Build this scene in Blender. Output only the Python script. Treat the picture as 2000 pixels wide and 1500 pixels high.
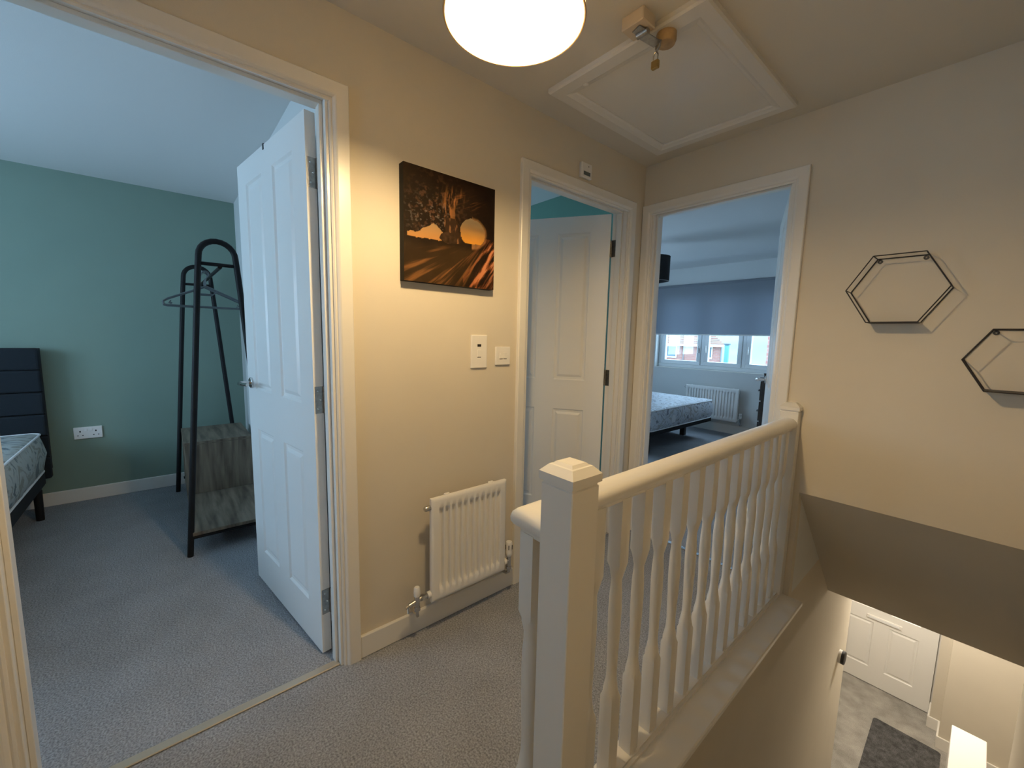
import bpy, bmesh, math, random
import numpy as np
from mathutils import Vector, Matrix
random.seed(7)
for o in list(bpy.data.objects): bpy.data.objects.remove(o)
S = bpy.context.scene
COL = S.collection
H = 2.304          # ceiling height
GF = -2.6          # ground floor level
# ---------------------------------------------------------------- camera
CP = Vector((1.4796, -2.3009, 1.2594)); YAW, PITCH, ROLL, FPX = -0.86473, -0.116196, 0.022039, 794.39
fw = Vector((math.sin(YAW)*math.cos(PITCH), math.cos(YAW)*math.cos(PITCH), math.sin(PITCH)))
rt = Vector((math.cos(YAW), -math.sin(YAW), 0)); up = rt.cross(fw)
c_, s_ = math.cos(ROLL), math.sin(ROLL)
rt, up = c_*rt+s_*up, -s_*rt+c_*up
cd = bpy.data.cameras.new('camera'); cam = bpy.data.objects.new('camera', cd); COL.objects.link(cam)
cd.sensor_width = 36; cd.lens = FPX/2000*36; cd.clip_start = .02; cd.clip_end = 400
cam.matrix_world = Matrix(((rt.x, up.x, -fw.x, CP.x), (rt.y, up.y, -fw.y, CP.y), (rt.z, up.z, -fw.z, CP.z), (0, 0, 0, 1)))
S.camera = cam
# ---------------------------------------------------------------- world, light, exposure
W = bpy.data.worlds.new('overcast_sky'); S.world = W; W.use_nodes = True
bg = W.node_tree.nodes['Background']; bg.inputs[0].default_value = (0.50, 0.73, 1.0, 1); bg.inputs[1].default_value = 12.5
S.view_settings.view_transform = 'Standard'; S.view_settings.look = 'None'
S.view_settings.exposure = 0.12; S.view_settings.gamma = 1.0; S.view_settings.use_curve_mapping = False
S.cycles.max_bounces = 10; S.cycles.diffuse_bounces = 7; S.cycles.transmission_bounces = 8; S.cycles.transparent_max_bounces = 8
S.cycles.use_denoising = True; S.cycles.sample_clamp_indirect = 6.0
S.cycles.caustics_reflective = False; S.cycles.caustics_refractive = False

def portal(name, loc, rot, sx, sy):
    l = bpy.data.lights.new(name, 'AREA'); l.shape = 'RECTANGLE'; l.size = sx; l.size_y = sy
    l.cycles.is_portal = True
    o = bpy.data.objects.new(name, l); COL.objects.link(o); o.location = loc; o.rotation_euler = rot
    return o
def lamp(name, loc, power, color, radius=.04):
    l = bpy.data.lights.new(name, 'POINT'); l.energy = power; l.color = color; l.shadow_soft_size = radius
    o = bpy.data.objects.new(name, l); COL.objects.link(o); o.location = loc
    return o
P2 = math.pi/2
portal('sky_portal_bedroom_window', (-.98, 3.70, 1.1), (-P2, 0, 0), 1.9, .5)     # bedroom with the blind
portal('sky_portal_left_bedroom', (-1.25, -4.72, 1.45), (P2, 0, 0), 1.55, 1.05)  # left bedroom, its window out of frame
portal('sky_portal_middle_bedroom', (-2.82, -.9, 1.45), (0, -P2, 0), .85, 1.0)  # middle bedroom
portal('sky_portal_far_bedroom_added_window', (-2.92, 1.2, 1.475), (0, -P2, 0), 1.15, 1.3)  # portal for the unseen side window added to brighten this bedroom
portal('sky_portal_landing_added_window', (.775, -3.84, 1.475), (P2, 0, 0), .45, .75)  # portal for the unseen rear window added as neutral fill
LAMP_W, HALL_W = 25, 230

# ---------------------------------------------------------------- materials
def mat(name, col, rough=.5, metal=0, bump=0, bscale=200, var=0, vscale=6, spec=.5, emis=0, speck=0, sscale=400, coat=0):
    m = bpy.data.materials.new(name); m.use_nodes = True; nt = m.node_tree; b = nt.nodes['Principled BSDF']
    b.inputs['Base Color'].default_value = (*col, 1); b.inputs['Roughness'].default_value = rough
    b.inputs['Metallic'].default_value = metal; b.inputs['Specular IOR Level'].default_value = spec
    if coat: b.inputs['Coat Weight'].default_value = coat
    if emis: b.inputs['Emission Color'].default_value = (*col, 1); b.inputs['Emission Strength'].default_value = emis
    tc = nt.nodes.new('ShaderNodeTexCoord')
    last = None
    def noise(sc, det=3):
        n = nt.nodes.new('ShaderNodeTexNoise'); n.inputs['Scale'].default_value = sc; n.inputs['Detail'].default_value = det
        nt.links.new(tc.outputs['Object'], n.inputs['Vector']); return n
    def modulate(n, amt, prev):
        r = nt.nodes.new('ShaderNodeMapRange'); r.inputs[1].default_value = .3; r.inputs[2].default_value = .7
        r.inputs[3].default_value = 1-amt; r.inputs[4].default_value = 1+amt
        nt.links.new(n.outputs['Fac'], r.inputs[0])
        mx = nt.nodes.new('ShaderNodeVectorMath'); mx.operation = 'SCALE'
        if prev is None: mx.inputs[0].default_value = col
        else: nt.links.new(prev, mx.inputs[0])
        nt.links.new(r.outputs[0], mx.inputs['Scale']); return mx.outputs[0]
    if var: last = modulate(noise(vscale), var, last)
    if speck: last = modulate(noise(sscale, 2), speck, last)
    if last is not None: nt.links.new(last, b.inputs['Base Color'])
    if bump:
        n = noise(bscale); bp = nt.nodes.new('ShaderNodeBump'); bp.inputs['Strength'].default_value = bump
        bp.inputs['Distance'].default_value = .002
        nt.links.new(n.outputs['Fac'], bp.inputs['Height']); nt.links.new(bp.outputs[0], b.inputs['Normal'])
    return m
M = dict(
 wall=mat('magnolia_emulsion', (.63, .575, .48), .75, bump=.12, bscale=260, var=.02, vscale=3),
 ceil=mat('ceiling_emulsion', (.66, .62, .55), .85, bump=.12, bscale=220),
 bceil=mat('white_ceiling_paint', (.72, .72, .71), .85, bump=.15, bscale=200),
 bwall=mat('white_bedroom_wall', (.66, .67, .66), .8, bump=.12, bscale=220),
 green=mat('sage_green_wall', (.205, .285, .24), .75, bump=.1, bscale=240, var=.03, vscale=2),
 teal=mat('teal_green_wall', (.15, .32, .26), .75, bump=.1, bscale=240),
 gloss=mat('white_gloss_paint', (.74, .715, .67), .28, bump=.03, bscale=60, spec=.5),
 door=mat('white_door_paint', (.78, .77, .75), .38, bump=.08, bscale=180),
 carpet=mat('grey_carpet', (.275, .28, .30), .95, bump=.7, bscale=260, var=.07, vscale=6, speck=.40, sscale=170, spec=.1),
 carpet2=mat('beige_grey_hall_carpet', (.30, .285, .265), .95, bump=1, bscale=300, var=.2, vscale=9, speck=.35, sscale=260, spec=.1),
 mat_=mat('charcoal_mat_pile', (.075, .075, .078), .95, bump=1, bscale=240, var=.35, vscale=22, speck=.4, sscale=200, spec=.1),
 rad=mat('radiator_enamel', (.78, .765, .74), .3),
 plastic=mat('white_plastic', (.76, .74, .71), .35),
 chrome=mat('chrome', (.62, .61, .60), .18, 1),
 steel=mat('galvanised_steel', (.36, .35, .33), .35, 1, var=.15, vscale=80),
 brass=mat('aged_brass', (.42, .30, .12), .4, 1),
 black=mat('black_metal', (.008, .008, .009), .55, spec=.25),
 blackp=mat('black_plastic', (.015, .015, .017), .5),
 wire=mat('black_wire', (.02, .016, .016), .5),
 greyp=mat('grey_hanger_plastic', (.09, .11, .12), .4),
 dark=mat('dark_recess', (.02, .018, .016), .9),
 navy=mat('navy_woven_fabric', (.007, .012, .018), .95, bump=.6, bscale=500, speck=.25, sscale=500),
 slab=mat('dark_brown_wood', (.028, .020, .017), .5, var=.2, vscale=10),
 blockw=mat('cream_painted_block', (.60, .50, .38), .5),
 blockb=mat('varnished_pine', (.42, .29, .15), .5, var=.2, vscale=30),
 shadek=mat('black_lampshade', (.008, .008, .009), .8),
 upvc=mat('white_upvc', (.75, .77, .78), .35),
 pipe=mat('blanked_dark_metal', (.08, .08, .085), .4, .6),
 grass=mat('field_grass', (.12, .15, .085), .95, var=.35, vscale=.35),
 hill=mat('distant_hillside', (.105, .135, .115), .95, var=.3, vscale=.06),
 render=mat('white_fascia', (.5, .5, .5), .6),
 tealm=mat('teal_shed_cladding', (.06, .20, .21), .6),
 winb=mat('dark_window_pane', (.05, .08, .10), .1),
 cable=mat('white_flex', (.7, .68, .65), .5),
)
def wood_mat():
    m = bpy.data.materials.new('weathered_oak_laminate'); m.use_nodes = True; nt = m.node_tree; b = nt.nodes['Principled BSDF']
    b.inputs['Roughness'].default_value = .6
    tc = nt.nodes.new('ShaderNodeTexCoord'); mp = nt.nodes.new('ShaderNodeMapping'); mp.inputs['Scale'].default_value = (6, 6, 1.2)
    nt.links.new(tc.outputs['UV'], mp.inputs[0]); mp.inputs['Scale'].default_value = (7, .7, 1)
    n = nt.nodes.new('ShaderNodeTexNoise'); n.inputs['Scale'].default_value = 3; n.inputs['Detail'].default_value = 6; n.inputs['Distortion'].default_value = .35
    nt.links.new(mp.outputs[0], n.inputs['Vector'])
    r = nt.nodes.new('ShaderNodeValToRGB'); r.color_ramp.elements[0].position = .33; r.color_ramp.elements[0].color = (.075, .055, .038, 1)
    r.color_ramp.elements[1].position = .68; r.color_ramp.elements[1].color = (.225, .18, .13, 1)
    e = r.color_ramp.elements.new(.5); e.color = (.15, .118, .083, 1)
    nt.links.new(n.outputs['Fac'], r.inputs[0]); nt.links.new(r.outputs[0], b.inputs['Base Color']); return m
M['oak'] = wood_mat()
def mattress_mat(name, base, dark, brown, scale):
    m = bpy.data.materials.new(name); m.use_nodes = True; nt = m.node_tree; b = nt.nodes['Principled BSDF']; b.inputs['Roughness'].default_value = .55
    tc = nt.nodes.new('ShaderNodeTexCoord')
    v = nt.nodes.new('ShaderNodeTexVoronoi'); v.inputs['Scale'].default_value = scale; v.inputs['Randomness'].default_value = 1
    n = nt.nodes.new('ShaderNodeTexNoise'); n.inputs['Scale'].default_value = scale*.8; n.inputs['Detail'].default_value = 4; n.inputs['Distortion'].default_value = 2.5
    nt.links.new(tc.outputs['Object'], n.inputs['Vector']); nt.links.new(tc.outputs['Object'], v.inputs['Vector'])
    r = nt.nodes.new('ShaderNodeValToRGB'); cr = r.color_ramp; cr.elements[0].position = .38; cr.elements[0].color = (*dark, 1)
    cr.elements[1].position = .60; cr.elements[1].color = (*brown, 1)
    e = cr.elements.new(.44); e.color = (*base, 1); e = cr.elements.new(.55); e.color = (*base, 1)
    nt.links.new(n.outputs['Fac'], r.inputs[0])
    nt.links.new(r.outputs[0], b.inputs['Base Color'])
    bp = nt.nodes.new('ShaderNodeBump'); bp.inputs['Strength'].default_value = .5; bp.inputs['Distance'].default_value = .008
    nt.links.new(n.outputs['Fac'], bp.inputs['Height']); nt.links.new(bp.outputs[0], b.inputs['Normal']); return m
M['matt1'] = mattress_mat('patterned_mattress_ticking', (.46, .49, .48), (.16, .20, .22), (.30, .30, .27), 7)
M['matt2'] = mattress_mat('quilted_mattress_ticking', (.60, .63, .68), (.22, .23, .27), (.40, .39, .39), 9)
M['piping'] = mat('white_piping', (.75, .76, .78), .6)
def trans_mat(name, col, tcol, f, rough=.8):
    m = bpy.data.materials.new(name); m.use_nodes = True; nt = m.node_tree; nt.nodes.clear()
    o = nt.nodes.new('ShaderNodeOutputMaterial'); d = nt.nodes.new('ShaderNodeBsdfDiffuse'); t = nt.nodes.new('ShaderNodeBsdfTranslucent'); mx = nt.nodes.new('ShaderNodeMixShader')
    d.inputs[0].default_value = (*col, 1); t.inputs[0].default_value = (*tcol, 1); mx.inputs[0].default_value = f
    nt.links.new(d.outputs[0], mx.inputs[1]); nt.links.new(t.outputs[0], mx.inputs[2]); nt.links.new(mx.outputs[0], o.inputs[0]); return m
M['shade'] = trans_mat('cream_lampshade_fabric', (.85, .78, .62), (.8, .66, .45), .12)
M['blind'] = trans_mat('grey_blind_fabric', (.34, .36, .40), (.42, .46, .52), .36)
def glass_mat():
    m = bpy.data.materials.new('window_glass'); m.use_nodes = True; nt = m.node_tree; nt.nodes.clear()
    o = nt.nodes.new('ShaderNodeOutputMaterial'); t = nt.nodes.new('ShaderNodeBsdfTransparent'); g = nt.nodes.new('ShaderNodeBsdfGlossy'); mx = nt.nodes.new('ShaderNodeMixShader')
    g.inputs['Roughness'].default_value = .02; t.inputs[0].default_value = (.93, .96, .96, 1); mx.inputs[0].default_value = .06
    nt.links.new(t.outputs[0], mx.inputs[1]); nt.links.new(g.outputs[0], mx.inputs[2]); nt.links.new(mx.outputs[0], o.inputs[0]); return m
M['glass'] = glass_mat()
def brick_mat(name, c1, c2, mortar, scale):
    m = bpy.data.materials.new(name); m.use_nodes = True; nt = m.node_tree; b = nt.nodes['Principled BSDF']; b.inputs['Roughness'].default_value = .9
    tc = nt.nodes.new('ShaderNodeTexCoord'); mp = nt.nodes.new('ShaderNodeMapping'); mp.inputs['Rotation'].default_value = (P2, 0, 0)
    nt.links.new(tc.outputs['Object'], mp.inputs[0])
    k = nt.nodes.new('ShaderNodeTexBrick'); k.inputs['Scale'].default_value = scale
    k.inputs['Color1'].default_value = (*c1, 1); k.inputs['Color2'].default_value = (*c2, 1); k.inputs['Mortar'].default_value = (*mortar, 1)
    k.inputs['Brick Width'].default_value = .5; k.inputs['Row Height'].default_value = .17; k.inputs['Mortar Size'].default_value = .02
    nt.links.new(mp.outputs[0], k.inputs[0]); nt.links.new(k.outputs[0], b.inputs['Base Color']); return m
M['brick'] = brick_mat('red_brickwork', (.20, .075, .06), (.24, .10, .08), (.22, .17, .15), 2.2)
M['tile'] = mat('orange_roof_tile', (.20, .095, .07), .85, var=.2, vscale=4)

# ---------------------------------------------------------------- helpers
def link(name, me, m=None, parent=None, loc=(0, 0, 0), rot=None):
    o = bpy.data.objects.new(name, me); COL.objects.link(o)
    if m is not None: me.materials.append(m if not isinstance(m, str) else M[m])
    o.location = loc
    if rot is not None: o.rotation_euler = rot
    if parent is not None: o.parent = parent
    return o
def finish(name, bm, m, parent=None, loc=(0, 0, 0), rot=None, smooth=False):
    me = bpy.data.meshes.new(name)
    bmesh.ops.recalc_face_normals(bm, faces=bm.faces)
    bm.to_mesh(me); bm.free()
    if smooth:
        me.shade_smooth()
        try: me.set_sharp_from_angle(angle=math.radians(38))
        except Exception: pass
    return link(name, me, m, parent, loc, rot)
def box(bm, lo, hi, bev=0, seg=1):
    x0, y0, z0 = [min(a, b) for a, b in zip(lo, hi)]; x1, y1, z1 = [max(a, b) for a, b in zip(lo, hi)]
    vs = [bm.verts.new(p) for p in ((x0, y0, z0), (x1, y0, z0), (x1, y1, z0), (x0, y1, z0), (x0, y0, z1), (x1, y0, z1), (x1, y1, z1), (x0, y1, z1))]
    fs = [bm.faces.new([vs[i] for i in q]) for q in ((0, 3, 2, 1), (4, 5, 6, 7), (0, 1, 5, 4), (1, 2, 6, 5), (2, 3, 7, 6), (3, 0, 4, 7))]
    if bev:
        es = list({e for f in fs for e in f.edges})
        bmesh.ops.bevel(bm, geom=es, offset=bev, segments=seg, profile=.5, affect='EDGES', clamp_overlap=True)
def obox(name, lo, hi, m, parent=None, bev=0, seg=1, **k):
    bm = bmesh.new(); box(bm, lo, hi, bev, seg); return finish(name, bm, m, parent, **k)
def boxes(name, lst, m, parent=None, bev=0, **k):
    bm = bmesh.new()
    for lo, hi in lst: box(bm, lo, hi, bev)
    return finish(name, bm, m, parent, **k)
def tube(bm, pts, r, seg=10, closed=False, cap=True):
    pts = [Vector(p) for p in pts]; n = len(pts); rings = []
    rr = r if isinstance(r, (list, tuple)) else [r]*n
    ref = None
    for i, p in enumerate(pts):
        if closed: t = pts[(i+1) % n]-pts[i-1]
        else: t = pts[min(i+1, n-1)]-pts[max(i-1, 0)]
        if t.length < 1e-9: t = Vector((0, 0, 1))
        t.normalize()
        if ref is None: ref = t.orthogonal().normalized()
        a = (ref - t*ref.dot(t))
        if a.length < 1e-6: a = t.orthogonal()
        a.normalize(); ref = a; b = t.cross(a)
        rings.append([bm.verts.new(p+(a*math.cos(2*math.pi*k/seg)+b*math.sin(2*math.pi*k/seg))*rr[i]) for k in range(seg)])
    m_ = n if closed else n-1
    for i in range(m_):
        A, B = rings[i], rings[(i+1) % n]
        for k in range(seg): bm.faces.new((A[k], A[(k+1) % seg], B[(k+1) % seg], B[k]))
    if cap and not closed: bm.faces.new(rings[0][::-1]); bm.faces.new(rings[-1])
def otube(name, pts, r, m, parent=None, seg=10, closed=False, **k):
    bm = bmesh.new(); tube(bm, pts, r, seg, closed); return finish(name, bm, m, parent, smooth=True, **k)
def lathe(bm, prof, seg=24, center=(0, 0, 0), axis='z', cap=True):
    rings = []; cx, cy, cz = center
    for r, h in prof:
        ring = []
        for k in range(seg):
            a = 2*math.pi*k/seg; u, v = r*math.cos(a), r*math.sin(a)
            p = (cx+u, cy+v, cz+h) if axis == 'z' else ((cx+h, cy+u, cz+v) if axis == 'x' else (cx+v, cy+h, cz+u))
            ring.append(bm.verts.new(p))
        rings.append(ring)
    for A, B in zip(rings, rings[1:]):
        for k in range(seg): bm.faces.new((A[k], A[(k+1) % seg], B[(k+1) % seg], B[k]))
    if cap: bm.faces.new(rings[0][::-1]); bm.faces.new(rings[-1])
def olathe(name, prof, m, parent=None, seg=24, center=(0, 0, 0), axis='z', cap=True, **k):
    bm = bmesh.new(); lathe(bm, prof, seg, center, axis, cap); return finish(name, bm, m, parent, smooth=True, **k)
def prism(bm, poly, f, a, b):
    """extrude 2D poly between a and b; f(u,v,w)->xyz"""
    A = [bm.verts.new(f(u, v, a)) for u, v in poly]; B = [bm.verts.new(f(u, v, b)) for u, v in poly]
    n = len(poly)
    for i in range(n): bm.faces.new((A[i], A[(i+1) % n], B[(i+1) % n], B[i]))
    bm.faces.new(A[::-1]); bm.faces.new(B)
def grid(bm, P, flip=False):
    n, m_ = len(P), len(P[0]); V = [[bm.verts.new(p) for p in row] for row in P]
    for i in range(n-1):
        for j in range(m_-1):
            bm.faces.new((V[i][j], V[i+1][j], V[i+1][j+1], V[i][j+1]))
    return V
def thing(name, label, cat, loc=(0, 0, 0), rz=0, group=None):
    o = bpy.data.objects.new(name, None); COL.objects.link(o); o.location = loc; o.rotation_euler = (0, 0, rz)
    o.empty_display_size = .05
    tag(o, label, cat, group); return o
def tag(o, label, cat, group=None):
    o['label'] = label; o['category'] = cat
    if group: o['group'] = group
    return o
def struct(o): o['kind'] = 'structure'; return o
def sempty(name, loc=(0, 0, 0), rz=0):
    o = bpy.data.objects.new(name, None); COL.objects.link(o); o.location = loc; o.rotation_euler = (0, 0, rz); o.empty_display_size = .05
    return struct(o)
def copy_tree(o, parent=None):
    c = o.copy(); COL.objects.link(c)
    if parent is not None: c.parent = parent
    for ch in list(o.children): copy_tree(ch, c)
    return c
def bar(bm, a, b, w, h, upv=(0, 0, 1)):
    """rectangular bar from a to b"""
    a, b = Vector(a), Vector(b); t = (b-a).normalized(); s = t.cross(Vector(upv)).normalized(); u = s.cross(t)
    vs = []
    for p in (a, b):
        for i, j in ((-1, -1), (1, -1), (1, 1), (-1, 1)): vs.append(bm.verts.new(p+s*i*w/2+u*j*h/2))
    for q in ((3, 2, 1, 0), (4, 5, 6, 7), (0, 1, 5, 4), (1, 2, 6, 5), (2, 3, 7, 6), (3, 0, 4, 7)): bm.faces.new([vs[i] for i in q])

# ---------------------------------------------------------------- shell
OT = 2.014                                   # opening (lining) top
D1 = (-2.632, -1.862); D2 = (-.945, -.175); D3 = (.073, .787)   # clear openings inside the linings
LT = .022                                    # lining thickness
def wallx(x0, x1, ya, yb, openings, name, m, z0=0, z1=H):
    """wall slab normal to x, openings (a,b,zlo,zhi)"""
    L = []; y = ya
    for a, b, zl, zh in sorted(openings):
        L.append(((x0, y, z0), (x1, a, z1)))
        if zl > z0: L.append(((x0, a, z0), (x1, b, zl)))
        L.append(((x0, a, zh), (x1, b, z1))); y = b
    L.append(((x0, y, z0), (x1, yb, z1)))
    return struct(boxes(name, L, m))
def wally(y0, y1, xa, xb, openings, name, m, z0=0, z1=H):
    L = []; x = xa
    for a, b, zl, zh in sorted(openings):
        L.append(((x, y0, z0), (a, y1, z1)))
        if zl > z0: L.append(((a, y0, z0), (b, y1, zl)))
        L.append(((a, y0, zh), (b, y1, z1))); x = b
    L.append(((x, y0, z0), (xb, y1, z1)))
    return struct(boxes(name, L, m))
o1 = (D1[0]-LT, D1[1]+LT, 0, OT+LT); o2 = (D2[0]-LT, D2[1]+LT, 0, OT+LT); o3 = (D3[0]-LT, D3[1]+LT, 0, OT+LT)
wallx(-.05, 0, -3.7, 0, [o1, o2], 'wall_left', 'wall')
# bedroom faces of the same partition (painted as the bedrooms are)
wallx(-.1, -.05, -4.6, -1.75, [o1], 'wall_left_bedroom_near', 'bwall')
wallx(-.1, -.05, -1.75, 0, [o2], 'wall_middle_bedroom_near', 'bwall')
wally(0, .05, -.05, .945, [o3], 'wall_back', 'wall')
struct(obox('wall_back_stairwell', (.945, 0, .54), (1.85, .05, H), 'wall'))
wally(.05, .1, -2.8, .945, [o3], 'wall_far_bedroom_near', 'bwall')
struct(obox('wall_right', (1.80, -3.7, GF), (1.90, 1.45, H), 'wall'))
wally(-3.8, -3.7, -.05, 1.9, [(.55, 1.0, 1.1, 1.85)], 'wall_rear', 'wall', GF)
# ceilings and floors
struct(boxes('ceiling', [((0, -3.7, H), (1.8, 0, H+.1))], 'ceil'))
struct(boxes('ceiling_bedrooms', [((-2.8, -4.6, H), (-.1, .05, H+.1)), ((-2.8, .1, H), (.945, 3.56, H+.1))], 'bceil'))
struct(boxes('floor', [((0, -3.7, -.2), (.912, 0, 0)), ((.912, -3.7, -.2), (1.8, -1.72, 0))], 'carpet'))
struct(boxes('floor_bedrooms', [((-2.8, -4.6, -.2), (-.03, 0, 0)), ((-2.8, .035, -.2), (.845, 3.56, 0)), ((D3[0], 0, -.2), (D3[1], .035, 0)), ((-.03, D2[0], -.2), (0, D2[1], 0)), ((-.03, D1[0], -.2), (0, D1[1], 0))], 'carpet'))
# bedroom 1 (left)
struct(obox('wall_left_bedroom_far', (-2.815, -4.6, 0), (-2.715, -1.8, H), 'green'))
struct(obox('wall_left_bedroom_right', (-2.715, -1.80, 0), (-.1, -1.75, H), 'bwall'))
wally(-4.7, -4.6, -2.8, -.05, [(-2.0, -.45, .9, 1.95)], 'wall_left_bedroom_window', 'bwall')
# bedroom 2 (middle)
struct(obox('wall_middle_bedroom_left', (-2.8, -1.75, 0), (-.1, -1.70, H), 'bwall'))
struct(obox('wall_middle_bedroom_right', (-2.8, 0, 0), (-.1, .05, H), 'teal'))
wallx(-2.8, -2.7, -1.7, 0, [(-1.4, -.4, 1.0, 1.85)], 'wall_middle_bedroom_window', 'bwall')
# bedroom 3 (far)
WX = (-1.94, -.02); WZ = (.845, 2.05); WY = 3.56
wally(WY, WY+.25, -2.8, .945, [(WX[0], WX[1], WZ[0], WZ[1])], 'wall_far_bedroom_window', 'bwall')
wallx(-2.9, -2.8, .1, 3.81, [(.55, 1.85, .9, 2.05)], 'wall_far_bedroom_left', 'bwall')
struct(obox('wall_far_bedroom_right', (.845, .1, 0), (.945, 3.56, H), 'bwall'))
# stairwell
struct(boxes('wall_stair_side', [((.845, -1.70, GF), (.945, 0, -.2)), ((.93, -1.70, -.2), (.945, 0, -.02)), ((.845, 0, GF), (.945, .95, 0)), ((.845, .95, GF), (.945, 1.86, -.34))], 'wall'))
bm = bmesh.new()
prism(bm, [(0.0, .54), (.905, -.34), (4.2, -.34), (4.2, -.22), (.95, -.22), (.05, .66)], lambda u, v, w: (w, u, v), .945, 2.6)
struct(finish('ceiling_stair_soffit', bm, 'wall'))
struct(obox('ceiling_hall', (-.6, 1.0, -.34), (.945, 4.2, -.22), 'ceil'))
struct(obox('floor_hall', (-.6, -3.7, GF-.1), (2.6, 4.2, GF), 'carpet2'))
# ground-floor hall walls
struct(boxes('wall_hall_front', [((-.6, 3.66, GF), (1.46, 3.76, -.22))], 'wall'))
struct(boxes('wall_hall_right', [((1.445, 3.41, GF), (1.6, 3.66, -.22)), ((1.521, 3.17, GF), (1.6, 3.41, -.22)), ((1.6, 3.17, GF), (2.6, 3.27, -.22))], 'wall'))
struct(boxes('wall_hall_end', [((2.5, 1.45, GF), (2.6, 3.2, -.22)), ((1.9, 1.35, GF), (2.6, 1.45, -.22))], 'wall'))
struct(boxes('wall_hall_left', [((-.6, 1.76, GF), (.845, 1.86, -.34)), ((-.6, 1.8, GF), (-.5, 3.7, -.22))], 'wall'))
# skirtings
struct(obox('baseboard_left', (0, -1.79, 0), (.015, -1.017, .092), 'gloss', bev=.003))
struct(obox('baseboard_left_near', (0, -3.7, 0), (.015, -2.705, .092), 'gloss', bev=.003))
struct(obox('baseboard_left_corner', (0, -.103, 0), (.014, -.004, .092), 'gloss', bev=.003))
struct(obox('baseboard_left_bedroom', (-2.715, -4.6, 0), (-2.70, -1.8, .095), 'gloss', bev=.003))
struct(obox('baseboard_left_bedroom_right', (-2.7, -1.815, 0), (-.12, -1.80, .095), 'gloss', bev=.003))
struct(obox('baseboard_far_bedroom', (-2.8, WY-.015, 0), (.845, WY, .12), 'gloss', bev=.003))
struct(boxes('baseboard_hall', [((1.43, 3.40, GF), (1.445, 3.645, GF+.12)), ((1.43, 3.395, GF), (1.521, 3.41, GF+.12)), ((1.506, 3.17, GF), (1.521, 3.395, GF+.12)), ((1.506, 3.155, GF), (2.5, 3.17, GF+.12))], 'gloss', bev=.003))

# ---------------------------------------------------------------- doors
def architrave_profile():
    # (across, out): across 0 = outer edge, .062 = edge at the opening
    return [(0, 0), (.062, 0), (.062, .006), (.057, .009), (.052, .008), (.050, .012), (.044, .0165), (.040, .018), (.003, .018), (0, .015)]
def frame3(bm, prof, a, b, top, f):
    """mitred architrave around an opening; f(s, z, out) -> xyz.  outer edges at s=a, s=b, z=top, going inward"""
    n = len(prof)
    paths = []
    for w, o in prof:
        paths.append([f(a+w, 0, o), f(a+w, top-w, o), f(b-w, top-w, o), f(b-w, 0, o)])
    V = [[bm.verts.new(p) for p in path] for path in paths]
    for i in range(n):
        A, B = V[i], V[(i+1) % n]
        for k in range(3): bm.faces.new((A[k], A[k+1], B[k+1], B[k]))
    bm.faces.new([V[i][0] for i in range(n)]); bm.faces.new([V[i][3] for i in range(n)][::-1])
def lining(bm, a, b, f, d0, d1, stop0, stop1):
    """a,b clear opening; depth d0..d1 ; stop between stop0..stop1"""
    def bx(s0, s1, z0, z1, e0, e1):
        p, q = f(s0, z0, e0), f(s1, z1, e1); box(bm, p, q, .0015)
    bx(a-LT, a, 0, OT, d0, d1); bx(b, b+LT, 0, OT, d0, d1); bx(a-LT, b+LT, OT, OT+LT, d0, d1)
    bx(a, a+.012, 0, OT-.012, stop0, stop1); bx(b-.012, b, 0, OT-.012, stop0, stop1); bx(a, b, OT-.012, OT, stop0, stop1)
def leaf_mesh(w, h, t, panels):
    """leaf in local frame: hinge at x=0, runs +x, thickness 0..t in +y; moulded panels on both faces"""
    bm = bmesh.new()
    xs = sorted({0, w, *[v for p in panels for v in p[0:2]]}); zs = sorted({.008, h, *[v for p in panels for v in p[2:4]]})
    for side, y in ((0, 0), (1, t)):
        sg = 1 if side == 0 else -1
        for i in range(len(xs)-1):
            for j in range(len(zs)-1):
                x0, x1, z0, z1 = xs[i], xs[i+1], zs[j], zs[j+1]
                if any(abs(p[0]-x0) < 1e-6 and abs(p[1]-x1) < 1e-6 and abs(p[2]-z0) < 1e-6 and abs(p[3]-z1) < 1e-6 for p in panels):
                    prev = None
                    for ins, dep in ((0, 0), (.008, .007), (.020, .008), (.034, .002), (.038, .0015)):
                        ring = [bm.verts.new((x, y+sg*dep, z)) for x, z in ((x0+ins, z0+ins), (x1-ins, z0+ins), (x1-ins, z1-ins), (x0+ins, z1-ins))]
                        if prev:
                            for k in range(4): bm.faces.new((prev[k], prev[(k+1) % 4], ring[(k+1) % 4], ring[k]))
                        prev = ring
                    bm.faces.new(prev)
                else:
                    bm.faces.new([bm.verts.new(p) for p in ((x0, y, z0), (x1, y, z0), (x1, y, z1), (x0, y, z1))])
    z0 = .008
    for q in (((0, 0, z0), (0, t, z0), (0, t, h), (0, 0, h)), ((w, 0, z0), (w, t, z0), (w, t, h), (w, 0, h)), ((0, 0, h), (w, 0, h), (w, t, h), (0, t, h)), ((0, 0, z0), (w, 0, z0), (w, t, z0), (0, t, z0))):
        bm.faces.new([bm.verts.new(p) for p in q])
    bmesh.ops.remove_doubles(bm, verts=bm.verts, dist=1e-5)
    return bm
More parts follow.
